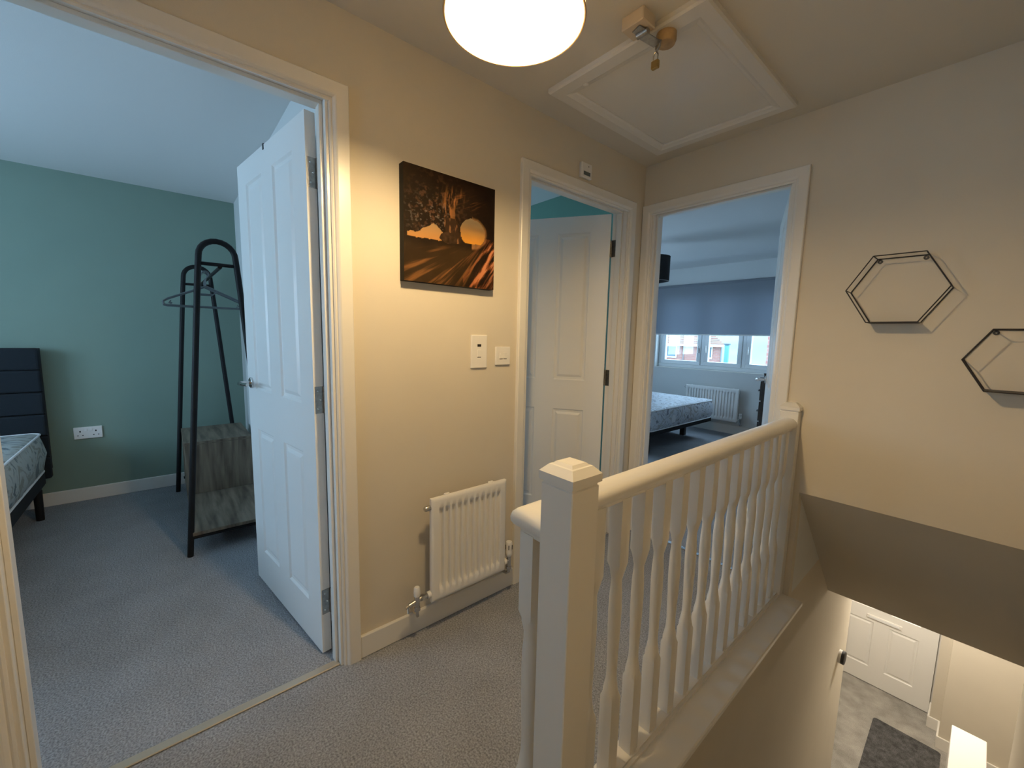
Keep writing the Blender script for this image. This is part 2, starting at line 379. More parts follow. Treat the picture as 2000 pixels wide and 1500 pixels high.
def lever(parent, x, z, yside, sgn, dirx):
    """lever handle on the leaf face at y=yside, pointing out by sgn"""
    h = bpy.data.objects.new('lever_handle', None); COL.objects.link(h); h.parent = parent; h.location = (x, yside, z); h['label'] = 'chrome lever handle'
    olathe('rose', [(.0255, 0), (.0255, .006), (.022, .009), (.009, .009)], 'chrome', h, 28, axis='y').scale = (1, sgn, 1)
    pts = [(0, 0, 0), (0, sgn*.04, 0), (dirx*.004, sgn*.050, 0), (dirx*.014, sgn*.055, 0), (dirx*.06, sgn*.056, .001), (dirx*.115, sgn*.050, .003)]
    otube('lever', pts, [.009, .009, .009, .0088, .008, .007], 'chrome', h, 12)
def hinges(parent, t, zs):
    for z in zs:
        h = boxes('hinge', [((-.0015, .002, z-.05), (.0005, t-.004, z+.05))], 'steel', parent)
        olathe('knuckle', [(.0055, -.05), (.0055, .05)], 'steel', h, 12, center=(-.005, -.002, z))
        for k in (-.033, 0, .033): olathe('screw', [(.004, 0), (.0028, -.0016)], 'chrome', h, 10, center=(-.0014, t*.45+(.005 if k else -.004), z+k), axis='x')
def door(n, a, b, f, d0, d1, s0, s1, hinge, ang, w, mirror, arch_a, arch_b, cols=None):
    root = sempty('door_%d' % n)
    bm = bmesh.new(); lining(bm, a, b, f, d0, d1, s0, s1); finish('door_lining', bm, 'gloss', root)
    bm = bmesh.new(); frame3(bm, architrave_profile(), arch_a, arch_b, 2.068, f); finish('architrave', bm, 'gloss', root)
    t = .035
    P = [(.118, .322, .988, 1.905), (w-.318, w-.114, .988, 1.905), (.118, .322, .18, .797), (w-.318, w-.114, .18, .797)]
    bm = leaf_mesh(w, 2.004, t, P)
    lf = finish('door_leaf', bm, 'door', root)
    lf.location = hinge; lf.rotation_euler = (0, 0, ang)
    if mirror: lf.scale = (1, -1, 1)
    hinges(lf, t, (.218, 1.012, 1.806))
    lever(lf, w-.055, 1.013, 0, -1, -1); lever(lf, w-.055, 1.013, t, 1, -1)
    return root, lf
# door 1: leaf swung into the left bedroom; visible face looks -y.  Leaf local +x = towards free end, local y=0 face visible
fL = lambda s, z, o: (o, s, z)
ang1 = math.radians(180+7.7)
# direction of leaf (cos,sin)=(-.991,-.134); local +y = (.134,-.991) -> mirror so that y=0 is the far face
def place(hx, hy, ang): return (hx, hy, 0)
d1, leaf1 = door(1, D1[0], D1[1], fL, -.1, 0, -.062, -.026, (-.105, -1.865, 0), ang1, .762, False, D1[0]-.072, D1[1]+.072)
# for door 1 the local +y points to -y world: y=t face is the one seen; good
fB = lambda s, z, o: (s, -o, z)
d2, leaf2 = door(2, D2[0], D2[1], fL, -.1, 0, -.062, -.026, (-.105, -.180, 0), math.atan2(-.528, -.849), .762, False, D2[0]-.072, D2[1]+.072)
d3, leaf3 = door(3, D3[0], D3[1], fB, -.1, 0, -.062, -.026, (.785, .108, 0), math.atan2(.942, -.336), .706, False, max(D3[0]-.072, .002), D3[1]+.072)
obox('coat_hook', (.40, -.002, 1.985), (.412, .037, 2.008), 'blackp', leaf1)
for z_ in (.218, 1.012, 1.806): obox('hinge_flap', (-.100, D2[1]-.0018, z_-.05), (-.064, D2[1], z_+.05), 'steel', d2)
obox('strike_plate', (.0735, .055, .96), (.0755, .078, 1.04), 'chrome', d3)
# threshold strips
struct(boxes('trim_threshold', [((-.040, D1[0], 0), (-.008, D1[1], .006))], mat('brushed_threshold', (.55, .48, .38), .35, .5), bev=.002))
struct(boxes('trim_threshold_far', [((D3[0], .018, 0), (D3[1], .045, .006))], 'chrome', bev=.002))
struct(boxes('trim_threshold_middle', [((-.045, D2[0], 0), (-.012, D2[1], .006))], 'chrome', bev=.002))

# ---------------------------------------------------------------- loft hatch
ht = sempty('trim_loft_hatch')
hx0, hx1, hy0, hy1 = .148, .820, -1.000, -.133
bm = bmesh.new()
prof = [(0, 0), (0, .016), (.006, .022), (.05, .022), (.062, .017), (.074, .014), (.080, .010), (.080, 0)]
V = [[bm.verts.new(p) for p in ((hx0+w, hy0+w*1.15, H-o), (hx1-w, hy0+w*1.15, H-o), (hx1-w, hy1-w*.9, H-o), (hx0+w, hy1-w*.9, H-o))] for w, o in prof]
for i in range(len(V)-1):
    for k in range(4): bm.faces.new((V[i][k], V[i][(k+1) % 4], V[i+1][(k+1) % 4], V[i+1][k]))
finish('hatch_frame', bm, 'gloss', ht)
obox('hatch_panel', (hx0+.08, hy0+.092, H-.006), (hx1-.08, hy1-.072, H), 'gloss', ht, .001)
olathe('screw_cap', [(.012, 0), (.011, -.003), (.004, -.005)], 'gloss', ht, 16, center=(.30, -.935, H-.021))
lk = thing('hatch_latch', 'wooden blocks with steel hasp fixed across loft hatch edge', 'latch', (.62, -1.05, H))
bm = bmesh.new(); box(bm, (-.040, -.045, -.040), (.042, .026, 0), .003); finish('fixing_block', bm, 'blockw', lk)
bm = bmesh.new(); lathe(bm, [(.033, 0), (.033, -.026), (.029, -.036), (.012, -.040)], 20, (.040, .098, -.018)); finish('round_block', bm, 'blockb', lk, smooth=True)
olathe('hinge_knuckle', [(.010, -.020), (.010, .020)], 'steel', lk, 14, center=(.010, .004, -.047), axis='x')
bm = bmesh.new(); bar(bm, (.010, .004, -.053), (.030, .062, -.064), .034, .003); finish('hasp_plate', bm, 'steel', lk)
bm = bmesh.new(); bar(bm, (.002, -.024, -.042), (.010, .002, -.046), .034, .003); finish('fixing_plate', bm, 'steel', lk)
otube('staple', [(.022, .068, -.056), (.024, .066, -.076), (.032, .062, -.082), (.040, .060, -.076), (.041, .062, -.056)], .0035, 'steel', lk, 8)
pk = thing('padlock', 'small brass padlock hanging from loft hatch latch', 'padlock', (.640, -.978, 2.198))
obox('lock_body', (-.013, -.007, -.026), (.013, .007, .000), 'brass', pk, .002)
otube('shackle', [(-.008, 0, -.002), (-.008, 0, .016), (-.005, 0, .025), (0, 0, .028), (.005, 0, .025), (.008, 0, .016), (.008, 0, -.002)], .0024, 'chrome', pk, 8)

# ---------------------------------------------------------------- landing light
LX, LY = .728, -1.676
pl = thing('pendant_light', 'lit cream drum shade pendant light hanging over the landing', 'light', (LX, LY, H))
olathe('ceiling_rose', [(.045, 0), (.045, -.012), (.030, -.022), (.008, -.028)], 'plastic', pl, 24)
otube('flex', [(0, 0, -.02), (0, 0, -.20)], .003, 'cable', pl, 8)
bm = bmesh.new(); lathe(bm, [(.1525, -.355), (.1525, -.15)], 64, cap=False)
sh = finish('lampshade', bm, 'shade', pl, smooth=True)
bm = bmesh.new(); tube(bm, [(.1528*math.cos(a), .1528*math.sin(a), -.355) for a in [2*math.pi*k/64 for k in range(64)]], .0028, 6, True)
finish('bottom_ring', bm, mat('tan_shade_ring', (.42, .27, .13), .7), sh, smooth=True)
bm = bmesh.new(); tube(bm, [(.1528*math.cos(a), .1528*math.sin(a), -.15) for a in [2*math.pi*k/64 for k in range(64)]], .0028, 6, True)
finish('top_ring', bm, 'plastic', sh, smooth=True)
for k in range(3):
    a = 2*math.pi*k/3+.4; otube('shade_spoke', [(.015*math.cos(a), .015*math.sin(a), -.20), (.1528*math.cos(a), .1528*math.sin(a), -.152)], .0015, 'plastic', sh, 6)
olathe('lamp_holder', [(.016, -.19), (.019, -.20), (.019, -.245), (.014, -.25)], 'plastic', pl, 20)
bulbm = bpy.data.materials.new('warm_bulb_glow'); bulbm.use_nodes = True; nt = bulbm.node_tree; nt.nodes.clear()
e_ = nt.nodes.new('ShaderNodeEmission'); oo = nt.nodes.new('ShaderNodeOutputMaterial'); e_.inputs[0].default_value = (1, .715, .36, 1); e_.inputs[1].default_value = LAMP_W*30
nt.links.new(e_.outputs[0], oo.inputs[0])
olathe('bulb', [(.012, -.25), (.016, -.262), (.028, -.282), (.0350, -.302), (.0365, -.316), (.034, -.331), (.026, -.343), (.014, -.350), (.003, -.352)], bulbm, pl, 20)

# ---------------------------------------------------------------- canvas picture
_R = np.random.RandomState(11).rand(64, 64)
def vn(x, y):
    xi, yi = math.floor(x), math.floor(y); fx, fy = x-xi, y-yi; fx = fx*fx*(3-2*fx); fy = fy*fy*(3-2*fy)
    g = lambda i, j: _R[i % 64, j % 64]
    return (g(xi, yi)*(1-fx)+g(xi+1, yi)*fx)*(1-fy)+(g(xi, yi+1)*(1-fx)+g(xi+1, yi+1)*fx)*fy
def fb(x, y, o=3): return sum(vn(x*2**k+17*k, y*2**k+9*k)/2**k for k in range(o))/sum(1/2**k for k in range(o))
def sst(a, b, x): x = min(1, max(0, (x-a)/(b-a))); return x*x*(3-2*x)
def paint(u, v):
    """colour of the canvas print at u (left-right), v (bottom-top): a wooden wave curling over a sunset"""
    A = np.array; c = A((.012, .007, .004))*(.6+fb(u*9, v*9))
    hor = .385+.035*u
    if v < hor:                                   # long streaks fanning out from the curl
        px, py = .93, .52; dx, dy = px-u, py-v; ang = math.atan2(dy, dx); rr = math.hypot(dx, dy)
        st = fb(ang*26, rr*2.2, 4); st = sst(.50, .80, st)
        f = math.exp(-((ang-.62)/.42)**2)
        c = c+A((.20, .085, .025))*st*f*(.5+.9*fb(u*5+3, v*5))*sst(0, .08, hor-.02-v)
        c = c+A((.022, .012, .004))*f*sst(0, .08, hor-v)
    if u > .62 and v < .50:                       # red-brown body of the wave, lower right
        q = (u-.62)*.9-(v-.02)*.55
        st = sst(.48, .72, fb((u-v*.75)*24, (u+v)*3.0, 4)); m = math.exp(-((q-.14)/.13)**2)
        c = c+A((.34, .105, .035))*st*m*1.3
        if st > .75: c = c+A((.25, .14, .08))*m*sst(.60, 1.0, u)
    # lip of the wave and its trunk
    if v > hor:
        tc = .50+.05*math.sin(v*7+.4)+.04*max(0, v-.6); d = abs(u-tc)/(.045+.13*max(0, v-.5))
        st = sst(.50, .72, fb((u-tc)*48+v*12, v*9, 4))
        c = c+A((.30, .13, .04))*st*math.exp(-d*d*.8)*sst(.95, .78, v)
        d2 = math.hypot((u-.66)/.15, (v-.80)/.07); st = sst(.50, .74, fb((v*1.5-u*.7)*30, (u+v)*5, 3)); c = c+A((.30, .12, .04))*st*math.exp(-d2*d2*1.5)
        d3 = math.hypot((u-.33)/.25, (v-.68)/.24); st = sst(.55, .72, fb(u*30+v*14, v*34-u*10, 3)); c = c+A((.085, .040, .022))*st*math.exp(-d3*d3)
        st = sst(.62, .76, fb(u*46+v*10, v*60+5, 2)); c = c+A((.11, .10, .09))*st*math.exp(-(math.hypot((u-.26)/.22, (v-.60)/.14))**2)
    # left sky patch under a ragged crest
    top = .420+.085*math.exp(-((u-.29)/.10)**2)+.05*(fb(u*16, 3.3, 3)-.5)+.02*sst(.02, .12, u)
    left, right = .035, .385+.03*(fb(v*30, 1.7, 2)-.5)
    if left < u < right and hor+.012*(fb(u*40, .5, 2)-.5) < v < top:
        g = min(1, max(0, (v-hor)/.12)); c = A((.52, .25, .075))*(1-g)+A((.36, .23, .11))*g
    # right sky seen through the curl
    ex, ey = (u-.722)/.158, (v-.530)/.142; e = math.hypot(ex, ey); lim = 1-(.30*(fb(v*22, u*6+4, 3))*sst(-.1, -1, ex))-.16*sst(.3, 1, ey)*fb(u*25, 2, 2)
    if e < lim and v > hor+.012:
        g = sst(.40, .63, v); c = A((.66, .29, .035))*(1-g)+A((.22, .165, .10))*g
        c = c*(.86+.3*fb(u*6+v*3, v*16, 2))
    elif e < lim+.22 and ex > 0: c = c+A((.26, .13, .05))*sst(lim+.22, lim, e)*(.3+fb(u*30, v*30, 2))
    # dark tongue splitting the two skies
    w = .085-.16*abs(v-.47)+.03*(fb(v*20, 8, 3)-.5)
    if hor-.01 < v < .62 and abs(u-(.52-.25*(v-.40))) < w:
        st = sst(.52, .72, fb(u*34, v*14, 3)); c = A((.03, .016, .009))+A((.20, .10, .04))*st
    if math.hypot((u-.455)/.095, (v-(hor+.035))/.05) < .9+.3*fb(u*20, v*20, 2): c = A((.028, .016, .009))*(.5+1.6*fb(u*40, v*40, 2))
    return np.clip(c*.72, 0, 1)
paint.n = random.Random(3)
cv = thing('canvas_picture', 'square canvas print of wooden wave curling over an orange sunset', 'picture', (0, -1.608, 1.460))
N = 170; bm = bmesh.new(); cl = bm.loops.layers.float_color.new('paint'); SZ, TH = .420, .035
PV = [[bm.verts.new((TH, SZ*i/N, SZ*j/N)) for j in range(N+1)] for i in range(N+1)]
cc = {}
for i in range(N+1):
    for j in range(N+1): cc[(i, j)] = paint(i/N, j/N)
for i in range(N):
    for j in range(N):
        f = bm.faces.new((PV[i][j], PV[i+1][j], PV[i+1][j+1], PV[i][j+1]))
        for l, k in zip(f.loops, ((i, j), (i+1, j), (i+1, j+1), (i, j+1))): l[cl] = (*cc[k], 1)
sides = [((0, 0, 0), (TH, 0, 0), (TH, 0, SZ), (0, 0, SZ)), ((0, SZ, 0), (TH, SZ, 0), (TH, SZ, SZ), (0, SZ, SZ)), ((0, 0, SZ), (TH, 0, SZ), (TH, SZ, SZ), (0, SZ, SZ)), ((0, 0, 0), (TH, 0, 0), (TH, SZ, 0), (0, SZ, 0)), ((0, 0, 0), (0, SZ, 0), (0, SZ, SZ), (0, 0, SZ))]
for q in sides:
    f = bm.faces.new([bm.verts.new(p) for p in q])
    for l in f.loops: l[cl] = (.010, .007, .005, 1)
me = bpy.data.meshes.new('canvas'); bm.to_mesh(me); bm.free()
pm = bpy.data.materials.new('canvas_print'); pm.use_nodes = True; b = pm.node_tree.nodes['Principled BSDF']; b.inputs['Roughness'].default_value = .5; b.inputs['Specular IOR Level'].default_value = .08
at = pm.node_tree.nodes.new('ShaderNodeVertexColor'); at.layer_name = 'paint'; pm.node_tree.links.new(at.outputs[0], b.inputs['Base Color'])
link('canvas', me, pm, cv)

# ---------------------------------------------------------------- switches, sensor, socket
def plate(name, label, cat, y0, y1, z0, z1, rockers, slot=None):
    t = thing(name, label, cat, (0, (y0+y1)/2, (z0+z1)/2)); hw, hh = (y1-y0)/2, (z1-z0)/2
    bm = bmesh.new(); box(bm, (0, -hw, -hh), (.0095, hw, hh), .003, 2); finish('face_plate', bm, 'plastic', t)
    for cy, cz, w, h in rockers:
        r = obox('rocker', (.009, cy-w/2, cz-h/2), (.0125, cy+w/2, cz+h/2), 'plastic', t, .0012)
        r.rotation_euler = (0, 0, 0)
        obox('rocker_gap', (.0094, cy-w/2, cz-h/2-.0028), (.0098, cy+w/2, cz-h/2), 'dark', r)
    if slot:
        cy, cz, w, h = slot; obox('indicator', (.009, cy-w/2, cz-h/2), (.0100, cy+w/2, cz+h/2), 'dark', t)
    for s in (-1, 1):
        if len(rockers) == 1: olathe('screw', [(.0025, .0095), (.002, .0102)], 'plastic', t, 10, center=(0, 0, s*(hh-.012)), axis='x')
        else: olathe('screw', [(.0025, .0095), (.002, .0102)], 'plastic', t, 10, center=(0, s*(hw-.012), 0), axis='x')
    return t
plate('wall_switch', 'tall white isolator switch with dark indicator beside radiator wall', 'switch', -1.284, -1.198, 1.117, 1.263, [(-.001, -.008, .020, .032)], (-.001, .027, .020, .011))
plate('light_switch', 'small white double light switch beside the door casing', 'switch', -1.148, -1.062, 1.127, 1.212, [(-.012, .0, .019, .026), (.012, .0, .019, .026)])
sn = thing('wall_sensor', 'small white sensor box mounted above the middle door frame', 'sensor', (0, -.575, 2.122))
obox('sensor_case', (0, -.042, -.035), (.020, .042, .040), 'plastic', sn, .004)
obox('sensor_window', (.0195, -.026, -.022), (.0212, .026, -.004), 'greyp', sn)
olathe('indicator', [(.003, .020), (.002, .0215)], 'dark', sn, 10, center=(0, .012, .024), axis='x')
sk = thing('wall_socket', 'white double plug socket on the green wall beside the bed', 'socket', (-2.715, -2.764, .499))
obox('face_plate', (0, -.0735, -.043), (.010, .0735, .043), 'plastic', sk, .003)
for s in (-1, 1):
    r = obox('socket_rocker', (.0095, s*.013-.009, .012), (.0135, s*.013+.009, .032), 'plastic', sk, .001)
    cy = s*.040
    for a_, b_ in (((.0098, cy-.0035, .006), (.0104, cy+.0035, .018)), ((.0098, cy-.016, -.020), (.0104, cy-.009, -.014)), ((.0098, cy+.009, -.020), (.0104, cy+.016, -.014))): obox('pin_hole', a_, b_, 'dark', sk)
db = thing('wall_thermostat', 'round dark thermostat on stairwell wall', 'thermostat', (.945, 1.585, -1.17))
olathe('thermostat_base', [(.050, 0), (.050, .018)], 'plastic', db, 32, axis='x')
olathe('thermostat_dial', [(.0505, .018), (.0505, .036), (.045, .040)], 'blackp', db, 32, axis='x')

# ---------------------------------------------------------------- radiators
def radiator_panel(w, h, nf, dep=.014):
    """front pressed panel: local x = out of wall, y along wall 0..w, z 0..h"""
    bm = bmesh.new(); sx = .030; pitch = (w-2*sx)/nf; ys = []
    ys += [0, .004, .012]
    for k in range(nf):
        y0 = sx+pitch*k
        ys += [y0+pitch*f for f in (.10, .16, .22, .48, .74, .80, .86)]
    ys += [w-.012, w-.004, w]
    zs = [0, .004, .014, .040, .050, .060, .075, h*.5, h-.075, h-.060, h-.050, h-.040, h-.014, h-.004, h]
    def prof(y):
        if y <= sx or y >= w-sx: return 0
        f = ((y-sx)/pitch) % 1
        if f < .10 or f > .86: return 0
        if f < .22: return (f-.10)/.12
        if f > .74: return (.86-f)/.12
        return 1
    def env(z):
        d = min(z, h-z)
        return 0 if d < .042 else min(1, (d-.042)/.020)
    P = []
    for y in ys:
        row = []
        for z in zs:
            d = min(y, w-y, z, h-z); e = 0 if d < 1e-6 else (.004 if d < .005 else .006)
            row.append((-.006+e - dep*prof(y)*env(z), y, z))
        P.append(row)
    V = grid(bm, P)
    # back
    n, m_ = len(V), len(V[0])
    bk = {}
    rim = [(i, 0) for i in range(n)]+[(n-1, j) for j in range(1, m_)]+[(i, m_-1) for i in range(n-2, -1, -1)]+[(0, j) for j in range(m_-2, 0, -1)]
    B = [bm.verts.new((-.020, V[i][j].co.y, V[i][j].co.z)) for i, j in rim]
    for a in range(len(rim)):
        i, j = rim[a]; i2, j2 = rim[(a+1) % len(rim)]
        bm.faces.new((V[i][j], V[i2][j2], B[(a+1) % len(B)], B[a]))
    bm.faces.new(B)
    return bm
def radiator(label, origin, rz, w, h, nf, stand, trv_side=1):
    """origin: on wall at the left end (local y=0), bottom.  local +x out of the wall"""
    t = thing('radiator', label, 'radiator', origin, rz)
    finish('front_panel', radiator_panel(w, h, nf), 'rad', t, loc=(stand, 0, 0), smooth=True)
    for y in (.08, w-.08):
        boxes('wall_bracket', [((0, y-.015, .08), (stand-.02, y+.015, .10)), ((0, y-.015, h-.10), (stand-.02, y+.015, h-.08)), ((0, y-.015, .08), (.003, y+.015, h-.08))], 'rad', t)
        obox('hanging_lug', (stand-.026, y-.012, h-.004), (stand-.014, y+.012, h+.005), 'rad', t, .002)
    cx = stand-.016
    # end bosses
    olathe('bleed_plug', [(.011, 0), (.011, -.022), (.008, -.026)], 'chrome', t, 16, center=(cx, 0, h-.038), axis='y')
    olathe('bottom_boss', [(.014, 0), (.014, -.015)], 'rad', t, 16, center=(cx, 0, .035), axis='y')
    olathe('bottom_boss', [(.014, 0), (.014, .015)], 'rad', t, 16, center=(cx, w, .035), axis='y')
    # lockshield valve with drain, local -y end
    v = bpy.data.objects.new('lockshield_valve', None); COL.objects.link(v); v.parent = t; v.location = (cx, -.060, .035)
    bm = bmesh.new(); tube(bm, [(0, .045, 0), (0, .016, 0)], .010, 12); tube(bm, [(0, .030, 0), (0, .018, 0)], .014, 6); tube(bm, [(0, 0, -.045), (0, 0, .018)], .011, 14); tube(bm, [(0, .02, 0), (0, -.035, -.012)], .009, 12)
    tube(bm, [(0, -.035, -.012), (0, -.050, -.016)], .006, 8); tube(bm, [(0, 0, -.030), (0, 0, -.045)], .014, 6); tube(bm, [(0, -.038, -.014), (.004, -.040, -.040)], .004, 8)
    finish('valve_body', bm, 'chrome', v, smooth=True)
    olathe('white_cap', [(.013, .018), (.014, .03), (.0125, .052), (.009, .056)], 'plastic', v, 18)
    bm = bmesh.new(); tube(bm, [(0, 0, -.04), (0, 0, -.062), (-.004, .004, -.072), (-.02, .01, -.078), (-stand*.75, .01, -.078)], .0075, 10); finish('pipe_tail', bm, 'chrome', v, smooth=True)
    # thermostatic valve
    v = bpy.data.objects.new('thermostatic_valve', None); COL.objects.link(v); v.parent = t; v.location = (cx, w+.034, .035)
    bm = bmesh.new(); tube(bm, [(0, -.02, 0), (0, .0, 0)], .010, 12); tube(bm, [(0, 0, -.045), (0, 0, .02)], .011, 14); tube(bm, [(0, 0, -.030), (0, 0, -.045)], .014, 6); tube(bm, [(0, 0, -.045), (0, 0, -.06), (-.02, 0, -.076), (-stand*.75, 0, -.078)], .0075, 10)
    finish('valve_body', bm, 'chrome', v, smooth=True)
    olathe('thermostatic_head', [(.012, .02), (.017, .026), (.018, .045), (.0165, .050), (.0175, .055), (.017, .085), (.014, .092)], 'plastic', v, 24)
    bm = bmesh.new()
    for k in range(6):
        a = 2*math.pi*k/6+.3; box(bm, (.0168*math.cos(a)-.0012, .0168*math.sin(a)-.0012, .058), (.0168*math.cos(a)+.0018, .0168*math.sin(a)+.0018, .080))
    finish('grip_slots', bm, 'dark', v)
    return t
radiator('small white ribbed radiator on the cream landing wall', (0, -1.523, .156), 0, .390, .446, 11, .090)
radiator('wide white radiator below the bedroom window and blind', (-1.361, WY, .177), -P2, .725, .450, 17, .10)

# ---------------------------------------------------------------- hexagonal wire shelves
def hex_shelf(label, cx, cz, R, dep):
    t = thing('hexagon_shelf', label, 'shelf', (cx, 0, cz), 0, None)
    pts = [(R*math.cos(math.radians(60*k)), R*math.sin(math.radians(60*k))) for k in range(6)]
    for y, nm in ((-.002-.003, 'rear_hexagon'), (-dep, 'front_hexagon')):
        bm = bmesh.new()
        for k in range(6):
            a, b = pts[k], pts[(k+1) % 6]; tube(bm, [(a[0], y, a[1]), (b[0], y, b[1])], .0022, 8)
        finish(nm, bm, 'wire', t, smooth=True)
    for k in range(6): otube('spacer_rod', [(pts[k][0], -.005, pts[k][1]), (pts[k][0], -dep, pts[k][1])], .0020, 'wire', t, 8)
    obox('shelf_plate', (-R/2, -dep, -R*.866-.001), (R/2, -.004, -R*.866+.002), 'wire', t)
    for s in (-1, 1): olathe('mounting_eyelet', [(.003, 0), (.0085, 0), (.0085, -.003), (.003, -.003), (.003, 0)], 'wire', t, 18, center=(s*(R/2-.008), -.001, R*.866-.010), axis='y', cap=False)
    return t
hex_shelf('larger black wire hexagon shelf higher on the stairwell wall', 1.206, 1.481, .1525, .10)
hex_shelf('smaller black wire hexagon shelf cut by photo right edge', 1.537, 1.212, .1260, .10)

# ---------------------------------------------------------------- balustrade
XB = .882
bl = thing('balustrade', 'cream painted stair balustrade with turned spindles on the landing', 'balustrade', (XB, -.9, 0))
def newel(x0, x1, y0, y1, z0, ztop, half=False):
    ox, oy = XB, -.9; L = lambda x, y, z: (x-ox, y-oy, z)
    n = bpy.data.objects.new('newel_post', None); COL.objects.link(n); n.parent = bl
    bm = bmesh.new(); box(bm, L(x0, y0, z0), L(x1, y1, ztop-.043), .0018); finish('newel_shaft', bm, 'gloss', n)
    bm = bmesh.new()
    g = .003; e = .0035
    def cap(z, d):
        dy1 = 0 if half else d
        return [L(x0-d, y0-d, z), L(x1+d, y0-d, z), L(x1+d, y1+dy1, z), L(x0-d, y1+dy1, z)]
    rings = [cap(ztop-.043, -g), cap(ztop-.037, -g), cap(ztop-.036, e), cap(ztop-.020, e), cap(ztop-.006, -.010), cap(ztop-.005, -.014), cap(ztop, -.020)]
    V = [[bm.verts.new(p) for p in r] for r in rings]
    for A, B in zip(V, V[1:]):
        for k in range(4): bm.faces.new((A[k], A[(k+1) % 4], B[(k+1) % 4], B[k]))
    bm.faces.new(V[0][::-1]); bm.faces.new(V[-1]); finish('newel_cap', bm, 'gloss', n)
newel(.938, 1.018, -1.759, -1.681, -.25, 1.024)
newel(.842, .920, -.048, 0, .0, .975, True)
# handrail profile (x, z)
hp = [(-.018, .842), (.018, .842), (.020, .851), (.024, .857), (.030, .859), (.0345, .866), (.036, .876), (.033, .888), (.024, .897), (.010, .9015), (-.010, .9015), (-.024, .897), (-.033, .888), (-.036, .876), (-.0345, .866), (-.030, .859), (-.024, .857), (-.020, .851)]
bm = bmesh.new(); rings = []
for k, P in ((0, (0, -.048)), (1, (0, -1.7215)), (2, (.060, -1.7215))):      # mitred return into the newel
    ring = []
    for x, z in hp:
        if k == 0: p = (x, P[1]+.9, z)
        elif k == 1: p = (x, P[1]+.9+x, z)
        else: p = (.060, P[1]+.9+x, z)
        ring.append(bm.verts.new(p))
    rings.append(ring)
for A, B in zip(rings, rings[1:]):
    for k in range(len(hp)): bm.faces.new((A[k], A[(k+1) % len(hp)], B[(k+1) % len(hp)], B[k]))
bm.faces.new(rings[0][::-1]); bm.faces.new(rings[-1]); finish('handrail', bm, 'gloss', bl, smooth=True)
bm = bmesh.new()
prism(bm, [(-.034, -1.756+.9), (.060, -1.756+.9), (.060, -1.688+.9), (.034, -1.688+.9), (.034, -.048+.9), (-.034, -.048+.9)], lambda u, v, w: (u, v, w), 0, .014)
prism(bm, [(-.025, -1.747+.9), (.060, -1.747+.9), (.060, -1.697+.9), (.025, -1.697+.9), (.025, -.048+.9), (-.025, -.048+.9)], lambda u, v, w: (u, v, w), .014, .022)
finish('base_rail', bm, 'gloss', bl)
def baluster_mesh():
    bm = bmesh.new(); a = .0205
    # square blocks and turned middle share rings of 16 points so that the lamb's-tongue chamfers blend
    def ring(z, r, sq):
        out = []
        for k in range(16):
            t = 2*math.pi*k/16; c, s = math.cos(t), math.sin(t); m_ = max(abs(c), abs(s)); q = 1/m_
            rad = (1-sq)*r + sq*a*q
            out.append(bm.verts.new((c*rad, s*rad, z)))
        return out
    def chamf(z, cut):      # octagonal-ish square
        out = []
        for k in range(16):
            t = 2*math.pi*k/16; c, s = math.cos(t), math.sin(t); q = a/max(abs(c), abs(s)); lim = (a*1.414-cut)/max(1e-6, (abs(c)+abs(s))/1.414)
            out.append(bm.verts.new((c*min(q, lim), s*min(q, lim), z)))
        return out
    zs = [chamf(.018, .0012), chamf(.262, .0012), chamf(.280, .009), ring(.296, .0185, 0), ring(.318, .0150, 0), ring(.345, .0140, 0), ring(.40, .0152, 0), ring(.46, .0172, 0), ring(.52, .0182, 0), ring(.565, .0172, 0), ring(.598, .0150, 0), ring(.614, .0148, 0), ring(.628, .0180, 0), chamf(.643, .009), chamf(.662, .0012), chamf(.846, .0012)]
    for A, B in zip(zs, zs[1:]):
        for k in range(16): bm.faces.new((A[k], A[(k+1) % 16], B[(k+1) % 16], B[k]))
    bm.faces.new(zs[0][::-1]); bm.faces.new(zs[-1])
    me = bpy.data.meshes.new('baluster'); bmesh.ops.recalc_face_normals(bm, faces=bm.faces); bm.to_mesh(me); bm.free()
    me.shade_smooth()
    try: me.set_sharp_from_angle(angle=math.radians(30))
    except Exception: pass
    me.materials.append(M['gloss']); return me
bme = baluster_mesh()
for y in [-1.722]+[-1.510+.108*k for k in range(14)]:
    if y > -.07: continue
    o = bpy.data.objects.new('baluster', bme); COL.objects.link(o); o.parent = bl; o.location = (0, y+.9, 0)
struct(obox('trim_stairwell_ledge', (.908, -1.695, -.020), (1.006, -.001, .004), 'gloss', bev=.004))
# stairs (mostly hidden from the photo)
bm = bmesh.new()
for k in range(12):
    z = -.2*(k+1); y0 = -1.72+.222*k
    box(bm, (.947, y0, z-.2), (1.798, y0+.245, z))
st = struct(finish('floor_stairs', bm, 'carpet'))

